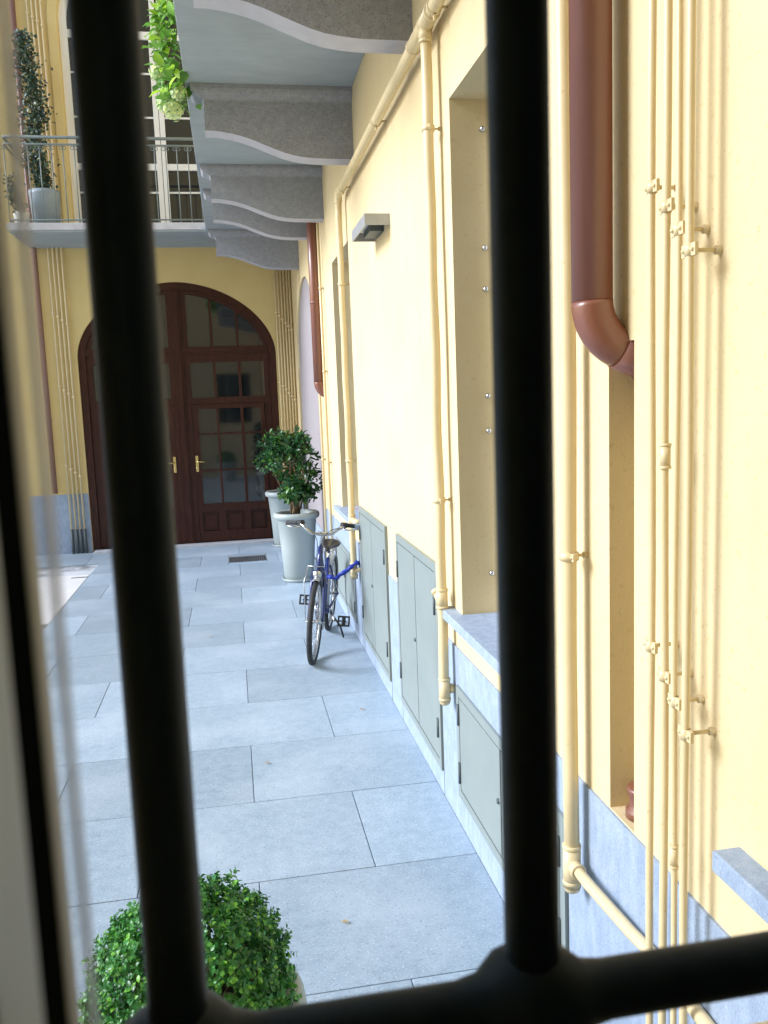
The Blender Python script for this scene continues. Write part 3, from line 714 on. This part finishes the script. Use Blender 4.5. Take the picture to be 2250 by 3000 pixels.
# small white blossom plant left end of the balcony
lob = [((-2.47+rr.uniform(-.08, .06), 11.75+rr.uniform(-.1, .1), 4.55+rr.uniform(0, .35)), rr.uniform(.06, .09)) for _ in range(6)]
potthing_ = None
t = thing('flower_pot', (-2.44, 11.75, 4.3), 'small pale pot with leafy plant at the far balcony end', 'pot')
MB().lathe([(0, 0), (.07, 0), (.095, .17), (.1, .2), (.085, .2), (.08, .17)], -2.44, 11.75, 28, 4.30).build('pot', 'white', t)
shrub('potted_plant', (-2.44, 11.75, 4.48), lob, 260, .05, .03, 'leaf_ivy', 'small leafy plant in the pale pot at far balcony end', 'plant', 4, 31)
# hydrangea over the edge of the right balcony
t = thing('planter_box', (-.02, 6.1, 4.30), 'grey planter box standing on the bracketed balcony edge', 'planter')
b = MB().sheet([5.55, 6.65], [-.165, .10], [(5.57, 6.63, -.145, .08)], lambda u, v, d: (v, u, 4.60-d), .295); b.build('box', 'concrete_light', t)
MB().box(-.145, .08, 5.57, 6.63, 4.31, 4.56).build('soil', 'soil', t)
hy = thing('hydrangea', (-.05, 6.1, 4.56), 'bright green hydrangea with pale flower heads hanging over the balcony edge', 'hydrangea')
b = MB(); bs = MB(); bp = MB(); rr = random.Random(17)
heads = [((-.318, 6.15, 4.425), .062), ((-.345, 6.25, 4.245), .060), ((-.258, 6.2, 3.985), .068), ((-.215, 6.12, 4.07), .055), ((-.325, 6.3, 4.055), .050), ((-.27, 6.05, 4.62), .05)]
for c, r in heads:
    c = Vector(c); bs.tube([(-.06, 6.1, 4.58), (-.18, c.y, 4.66), (c.x+.03, c.y, max(c.z+.12, 4.3)), c], [.006, .005, .004, .003], 6)
    for _ in range(110):
        d = Vector((rr.gauss(0,1), rr.gauss(0,1), rr.gauss(0,1))).normalized(); q = c+d*r*rr.uniform(.75, 1.0)*Vector((1,1,.85)).length/1.65
        for j in range(4):
            a = j*math.pi/2+rr.random(); s1 = d.orthogonal().normalized(); s2 = d.cross(s1); bp.leaf(q, (s1*math.cos(a)+s2*math.sin(a)+d*.25), d, .015, .014, .1)
for i in range(480):
    z = rr.uniform(4.02, 5.3); x = -.245+rr.gauss(0, .05)-.02*math.sin(z*9); q = Vector((x, 6.15+rr.gauss(0, .16), z))
    if z > 4.55 and rr.random() < .35: continue
    d = Vector((rr.gauss(-.7, .7), rr.gauss(-.2, .8), rr.gauss(-.3, .6))).normalized(); k = rr.uniform(.6, 1.1)
    b.leaf(q, d, Vector((rr.gauss(0,.4)-.4, rr.gauss(-.4,.3), 1)).normalized(), .10*k, .062*k, .25)
b.build('foliage', 'leaf_hyd', hy, rec=False); bs.build('stem', 'bark', hy); bp.build('flower_heads', 'petal', hy, rec=False)
# small pink bloom on the far sill
pk = thing('pink_flowers', (W+.06, 6.83, 1.04), 'small pink flowers in a pot on the far window sill', 'flowers')
MB().lathe([(0, 0), (.035, 0), (.05, .07), (.045, .07), (.04, .05), (0, .05)], W+.06, 6.83, 20, 1.038).build('pot', 'pink', pk)
b = MB()
for _ in range(60):
    d = Vector((rr.gauss(0,1), rr.gauss(0,1), abs(rr.gauss(0,1)))).normalized(); b.leaf(Vector((W+.06, 6.83, 1.12))+d*.05, d, Vector((0,0,1)), .03, .025, .2)
b.build('blossom', 'pink', pk, rec=False)

# ------------------------------------------------------------------ bicycle (local: x forward, y to the rider's left, z up)
bk = thing('bicycle', (0, 0, 0), 'blue city bicycle with silver handlebar leaning by the cream wall', 'bicycle'); bk['_b'] = (0, 0, 0)
def lb(b, name, m, p=bk, **k): return b.build(name, m, p, local=True, **k)
RW = .332; FX, RX = .492, -.492
def wheel(x):
    hub = lb(MB().tube([(x, -.05, RW), (x, .05, RW)], .016, 12).tube([(x, -.075, RW), (x, .075, RW)], .006, 8), 'wheel', 'steel')
    lb(MB().torus((x, 0, RW), RW-.021, .021, 'y', 64, 12), 'tyre', 'rubber', hub)
    b = MB().torus((x, 0, RW), RW-.046, .011, 'y', 64, 8)
    for k in range(28):
        a = 2*math.pi*k/28; sd = .03 if k % 2 else -.03; a2 = a+(.5 if k % 4 < 2 else -.5)
        b.tube([(x+.015*math.cos(a2), sd, RW+.015*math.sin(a2)), (x+(RW-.05)*math.cos(a), 0, RW+(RW-.05)*math.sin(a))], .0013, 4)
    lb(b, 'rim', 'steel', hub)
wheel(FX); wheel(RX)
HT0, HT1 = Vector((.385, 0, .70)), Vector((.325, 0, .89)); BB = Vector((-.06, 0, .285)); ST = Vector((-.205, 0, .70))
b = MB().tube([HT0, HT1], .022, 16).tube([HT0+Vector((-.01, 0, .05)), Vector((.12, 0, .45)), BB], .019, 14)
b.tube([HT1+Vector((.008, 0, -.05)), Vector((.10, 0, .62)), Vector((-.13, 0, .49))], .016, 14)
b.tube([BB, ST], .017, 14)
for s_ in (-1, 1):
    b.tube([BB+Vector((0, s_*.03, 0)), Vector((RX, s_*.065, RW))], .010, 10); b.tube([ST+Vector((.01, s_*.02, -.06)), Vector((RX, s_*.065, RW))], .008, 10)
b.tube([BB+Vector((0, -.045, 0)), BB+Vector((0, .045, 0))], .024, 14)
lb(b, 'frame', 'bikeblue')
b = MB()
for s_ in (-1, 1): b.tube([HT0+Vector((.004, s_*.045, -.01)), HT0+Vector((.03, s_*.05, -.13)), Vector((FX-.02, s_*.055, RW+.06)), Vector((FX, s_*.056, RW))], [.014, .013, .010, .008], 12)
b.tube([HT0+Vector((.003, -.05, -.005)), HT0+Vector((.003, .05, -.005))], .017, 12); lb(b, 'fork', 'bikeblue')
def guard(x, a0, a1):
    b = MB(); n = 24
    for i in range(n):
        q = []
        for aa in (a0+(a1-a0)*i/n, a0+(a1-a0)*(i+1)/n):
            for yy, dr in ((-.030, -.012), (-.018, 0), (.018, 0), (.030, -.012)): q.append((x+(RW+.016+dr)*math.cos(aa), yy, RW+(RW+.016+dr)*math.sin(aa)))
        v = [b.bm.verts.new(c) for c in q]
        for k in range(3): b.bm.faces.new((v[k], v[k+1], v[k+5], v[k+4]))
    bmesh.ops.remove_doubles(b.bm, verts=b.bm.verts, dist=1e-5)
    o = lb(b, 'mudguard', 'mudguard'); sm = o.modifiers.new('th', 'SOLIDIFY'); sm.thickness = .0015
    for f in o.data.polygons: f.use_smooth = True
guard(FX, R(78), R(205)); guard(RX, R(-15), R(190))
b = MB().tube([HT1, HT1+Vector((-.025, 0, .075)), HT1+Vector((-.005, 0, .10))], .0135, 12); b.tube([HT1+Vector((-.005, -.03, .10)), HT1+Vector((-.005, .03, .10))], .017, 12); lb(b, 'stem', 'steel')
hc = HT1+Vector((-.005, 0, .10))
hp = [hc+Vector(v) for v in ((-.12, -.285, .055), (-.06, -.20, .068), (0, -.14, .05), (.02, -.08, .008), (.02, 0, 0), (.02, .08, .008), (0, .14, .05), (-.06, .20, .068), (-.12, .285, .055))]
def smooth(pts, n=6):
    out = []
    for i in range(len(pts)-1):
        p0, p1, p2, p3 = pts[max(i-1, 0)], pts[i], pts[i+1], pts[min(i+2, len(pts)-1)]
        for k in range(n):
            t_ = k/n; out.append(.5*((2*p1)+(-p0+p2)*t_+(2*p0-5*p1+4*p2-p3)*t_**2+(-p0+3*p1-3*p2+p3)*t_**3))
    return out+[pts[-1]]
hb = lb(MB().tube(smooth(hp), .0115, 12), 'handlebar', 'steel')
for s_ in (0, 1):
    e0, e1 = (hp[0], hp[1]) if s_ == 0 else (hp[-1], hp[-2]); d = (e1-e0).normalized()
    lb(MB().tube([e0-d*.012, e0-d*.01, e0+d*.09, e0+d*.115], [.012, .0175, .0165, .0165], 14), 'grip', 'rubber', hb)
    b = MB().tube([e0+d*.12, e0+d*.165], .022, 14).box(-.014, .014, -.016, .016, -.03, -.008, Matrix.Translation(e0+d*.15)); lb(b, 'shifter', 'rubber', hb)
    q = e0+d*.15; sy = -1 if s_ == 0 else 1
    lb(MB().tube([q+Vector((.02, 0, -.014)), q+Vector((.055, sy*.01, -.026)), q+Vector((.05, sy*.07, -.03)), q+Vector((.02, sy*.125, -.02))], [.006, .007, .0065, .005], 8), 'brake_lever', 'steel', hb)
for s_ in (-1, 1): b = MB(); b.tube(smooth([hc+Vector((-.02, s_*.17, .045)), hc+Vector((.09, s_*.09, .05)), hc+Vector((.10, s_*.02, -.04)), HT0+Vector((.05, s_*.02, .05)), HT0+Vector((.03, s_*.02, -.03))]), .0028, 6); lb(b, 'brake_cable', 'rubber')
# saddle, lofted
b = MB(); rings = []
sx = Vector((-.245, 0, .785))
for x, w, h, dz in ((.155, .012, .012, .0), (.13, .022, .018, .006), (.06, .028, .022, .008), (-.01, .045, .028, .006), (-.07, .078, .036, .010), (-.115, .088, .038, .018), (-.14, .07, .03, .02), (-.148, .03, .012, .016)):
    rings.append([b.bm.verts.new(sx+Vector((x, w*math.cos(2*math.pi*k/14), dz+h*(math.sin(2*math.pi*k/14) if math.sin(2*math.pi*k/14) > 0 else .8*math.sin(2*math.pi*k/14))))) for k in range(14)])
for a, c in zip(rings, rings[1:]):
    for k in range(14): f = b.bm.faces.new((a[k], a[(k+1)%14], c[(k+1)%14], c[k])); f.smooth = True
b.bm.faces.new(rings[0]); b.bm.faces.new(rings[-1][::-1])
sd = lb(b, 'saddle', 'leather')
b = MB()
for s_ in (-1, 1):
    b.tube([sx+Vector((.10, s_*.015, -.01)), sx+Vector((0, s_*.022, -.04)), sx+Vector((-.1, s_*.04, -.03))], .0035, 6); b.torus(sx+Vector((-.10, s_*.045, -.045)), .012, .004, 'z', 14, 6); b.torus(sx+Vector((-.10, s_*.045, -.03)), .012, .004, 'z', 14, 6)
lb(b, 'saddle_rail', 'steel', sd)
lb(MB().tube([ST, sx+Vector((-.01, 0, -.03))], .0125, 12), 'seat_post', 'steel')
# cranks
ang = R(-14); cr = .165; cv = Vector((math.cos(ang), 0, math.sin(ang)))*cr
b = MB().tube([BB+Vector((0, .055, 0)), BB+Vector((0, .075, 0))-cv*0, ], .012, 10)
b.tube([BB+Vector((0, -.065, 0)), BB+Vector((0, -.105, 0))-cv], .009, 10).tube([BB+Vector((0, .065, 0)), BB+Vector((0, .105, 0))+cv], .009, 10)
b.torus(BB+Vector((0, -.05, 0)), .075, .004, 'y', 40, 6); b.tube([BB+Vector((0, -.07, 0)), BB+Vector((0, .07, 0))], .009, 10)
ck = lb(b, 'crank', 'steel')
for s_, c_ in ((-1, -cv), (1, cv)):
    q = BB+Vector((0, s_*.105, 0))+c_
    b = MB().tube([q, q+Vector((0, s_*.10, 0))], .006, 8)
    for xx in (-.036, .036): b.box(xx-.007, xx+.007, -.045, .045, -.012, .012, Matrix.Translation(q+Vector((0, s_*.078, 0)))@Matrix.Rotation(R(72), 4, 'Y'))
    for yy in (-.043, .043): b.box(-.042, .042, yy-.006, yy+.006, -.012, .012, Matrix.Translation(q+Vector((0, s_*.078, 0)))@Matrix.Rotation(R(72), 4, 'Y'))
    b.box(-.03, .03, -.014, .014, -.011, .011, Matrix.Translation(q+Vector((0, s_*.078, 0)))@Matrix.Rotation(R(72), 4, 'Y'))
    lb(b, 'pedal', 'rubber', ck)
cg = [BB+Vector((.08, -.062, 0)), BB+Vector((.05, -.062, .07)), BB+Vector((-.1, -.062, .075)), Vector((RX+.02, -.062, RW+.045)), Vector((RX-.04, -.062, RW)), Vector((RX+.02, -.062, RW-.04)), BB+Vector((-.1, -.062, -.07)), BB+Vector((.03, -.062, -.075))]
b = MB(); a_ = [b.bm.verts.new(v) for v in cg]; c_ = [b.bm.verts.new(v+Vector((0, .012, 0))) for v in cg]; b.bm.faces.new(a_); b.bm.faces.new(c_[::-1])
for i in range(8): b.bm.faces.new((a_[i], c_[i], c_[(i+1)%8], a_[(i+1)%8]))
lb(b, 'chain_guard', 'bikeblue')
lb(MB().tube([BB+Vector((-.05, .05, -.03)), BB+Vector((-.12, .13, -.16)), BB+Vector((-.14, .16, -.262))], .008, 10), 'kickstand', 'rubber')
b = MB().lathe([(0, -.045), (.02, -.04), (.030, -.01), (.034, .012), (.0335, .016), (0, .02)], HT0.x+.075, 0, 24, HT0.z-.005, axis='x'); hl = lb(b, 'headlamp', 'steel')
lb(MB().tube([HT0+Vector((.01, 0, 0)), HT0+Vector((.04, 0, -.03)), HT0+Vector((.07, 0, -.03))], .007, 8), 'lamp_bracket', 'steel', hl)
# front rack stays and wire stay
b = MB().tube([HT0+Vector((.02, -.03, -.02)), HT0+Vector((.03, -.085, .05)), Vector((FX+.02, -.095, .64)), Vector((FX, -.075, RW))], .0035, 6)
b.tube([HT0+Vector((.03, -.085, .05)), HT0+Vector((.03, .05, .05))], .0035, 6); lb(b, 'stay', 'steel')
fc, rc = Vector((.513, 6.40, 0)), Vector((.742, 7.36, 0)); hd = (fc-rc).normalized()
bk.location = (fc+rc)/2; bk.rotation_euler = (0, 0, 0)
yaw = math.atan2(hd.y, hd.x); lean = R(5.0)
bk.rotation_mode = 'QUATERNION'
bk.rotation_quaternion = Matrix.Rotation(yaw, 3, 'Z').to_quaternion() @ Matrix.Rotation(-lean, 3, 'X').to_quaternion()
# chain lock from the frame to the pipe
b = MB(); pts = smooth([Vector(v) for v in ((.690, 6.78, .60), (.70, 6.70, .615), (.745, 6.68, .600), (.80, 6.70, .625), (.86, 6.70, .665), (.915, 6.705, .705), (.945, 6.74, .70), (.93, 6.79, .68), (.87, 6.79, .64), (.78, 6.80, .60))], 5)
b.tube(pts, [.014+.005*math.sin(i*1.25) for i in range(len(pts))], 12)
tag(b.build('chain_lock', 'lock'), 'blue fabric sleeved lock tying the bicycle to the gas pipe', 'bicycle lock')

# ------------------------------------------------------------------ window we look through
wn = thing('facade_wall', (0, .3, 0), 'near house wall holding the barred window we look through', 'wall')
MB().sheet([-7, W-.004], [-.02, 14], [(-.34, .60, 1.5, 2.9)], lambda u, v, d: (u, .56-d, v), .38).build('wall', 'plaster', wn)
b = MB()
b.box(-1.6, 1.6, -2.0, -1.9, .9, 3.3).box(-1.6, -1.5, -1.9, .178, .9, 3.3).box(1.5, 1.6, -1.9, .178, .9, 3.3).box(-1.6, 1.6, -2, .178, 3.3, 3.4).box(-1.6, 1.6, -2, .178, .8, .9)
tag(b.build('room', 'room'), 'dim plain room behind the barred window', 'room', kind='structure')
gr = thing('window_grating', (.1, .27, 1.5), 'black iron bars of the window grating close to the viewer', 'window bars')
for x in (-.1525, -.029, .0945, .218, .3415, .465): 
    MB().tube([(x, .27, 1.5), (x, .27, 2.2), (x, .27, 2.9)], .0098, 28).build('bar', 'iron', gr)
for zc in (1.7836, 2.62):
    b = MB()
    n = 120; pts = []; rs = []
    for i in range(n+1):
        x = -.34+.94*i/n; pts.append((x, .27, zc))
        dmin = min(abs(x-q) for q in (-.1525, -.029, .0945, .218, .3415, .465)); rs.append(.0101+.0100*math.exp(-(dmin/.0165)**4))
    b.tube(pts, rs, 28); b.build('cross_bar', 'iron', gr)
cs = thing('window_casement', (-.05, .08, 1.52), 'open pale window casement seen edge on, blurred, beside the black bars', 'casement')
z0, z1 = 1.52, 2.88
MB().box(-.085, -.030, -.45, .0895, z0, z1).build('frame_edge', 'tan', cs, bevel=.001); MB().box(-.085, -.0303, .0896, .0945, z0, z1).build('groove', 'bark', cs)
MB().box(-.085, -.030, .0946, .1145, z0, z1).build('stile', 'stile', cs, bevel=.001)
MB().box(-.080, -.0302, .1146, .1278, z0, z1).build('gasket', 'black', cs)
MB().box(-.085, -.030, .1279, .1362, z0, z1).build('sash_edge', 'tan', cs, bevel=.001)
b = MB().box(-.0312, -.0302, .1445, .1515, z0, z1).box(-.06, -.0302, .1362, .1515, z0-.01, z0).box(-.06, -.0302, .1362, .1515, z1, z1+.01)
b.build('weather_strip', 'strip', cs)

for (x, y, a) in ((.07, 4.62, .4), (-.62, 4.55, 1.9), (.33, 3.05, 2.6), (-.3, 7.4, .9), (.72, 5.3, 1.3)):
    b = MB(); b.leaf(Vector((x, y, .006)), Vector((math.cos(a), math.sin(a), .12)), Vector((0, 0, 1)), .034, .018, .4)
    tag(b.build('fallen_leaf', 'dryleaf', rec=False), 'tiny dry leaf fallen on the grey paving', 'leaf', 'dry leaves scattered on the paving')
# ------------------------------------------------------------------ light, sky, camera
w = bpy.data.worlds.new('World'); sc.world = w; w.use_nodes = True
nt = w.node_tree; bg = nt.nodes['Background']
sky = nt.nodes.new('ShaderNodeTexSky'); sky.sky_type = 'NISHITA'; sky.sun_disc = False
SUN_D = Vector((1.0, -.01, -.62)).normalized()       # travel direction of the light
el = math.asin(-SUN_D.z); az = math.atan2(-SUN_D.x, -SUN_D.y)     # from +Y clockwise
sky.sun_elevation = el; sky.sun_rotation = az; sky.air_density = 1.0; sky.dust_density = 1.0; sky.ozone_density = 1.0
nt.links.new(sky.outputs['Color'], bg.inputs['Color']); bg.inputs['Strength'].default_value = .115
sl = bpy.data.lights.new('sun', 'SUN'); sl.energy = 2.0; sl.angle = R(27); sl.color = (.90, .96, 1.10)
so = bpy.data.objects.new('sun', sl); col.objects.link(so); so.rotation_mode = 'QUATERNION'; so.rotation_quaternion = SUN_D.to_track_quat('-Z', 'Y'); so.location = (-6, 6, 12)

cam = bpy.data.cameras.new('camera'); co = bpy.data.objects.new('camera', cam); col.objects.link(co); sc.camera = co
YAW, PITCH, ROLL, FPX = 1.71803728e-01, 1.30488782e-01, -3.80459356e-02, 1844.999
cam.sensor_fit = 'VERTICAL'; cam.sensor_height = 36; cam.sensor_width = 27; cam.lens = 36*FPX/2212
ca, sa, cb, sb_, cc, s_c = math.cos(YAW), math.sin(YAW), math.cos(PITCH), math.sin(PITCH), math.cos(ROLL), math.sin(ROLL)
fwd = Vector((sa*cb, ca*cb, -sb_)); rgt = Vector((ca, -sa, 0)); up = rgt.cross(fwd)
r2 = rgt*cc+up*s_c; u2 = -rgt*s_c+up*cc
co.matrix_world = Matrix(((r2.x, u2.x, -fwd.x, 0), (r2.y, u2.y, -fwd.y, 0), (r2.z, u2.z, -fwd.z, 2.0), (0, 0, 0, 1)))
cam.clip_start = .01; cam.clip_end = 500
cam.dof.use_dof = True; cam.dof.focus_distance = 4.2; cam.dof.aperture_fstop = cam.lens/2.0     # 2 mm pupil, as in a phone
vs = sc.view_settings; sc.display_settings.display_device = 'sRGB'
vs.view_transform = 'Standard'; vs.look = 'None'; vs.exposure = 1.35; vs.gamma = 1
sc.cycles.max_bounces = 12; sc.cycles.diffuse_bounces = 8
for o in bpy.data.objects:
    if '_b' in o: del o['_b']
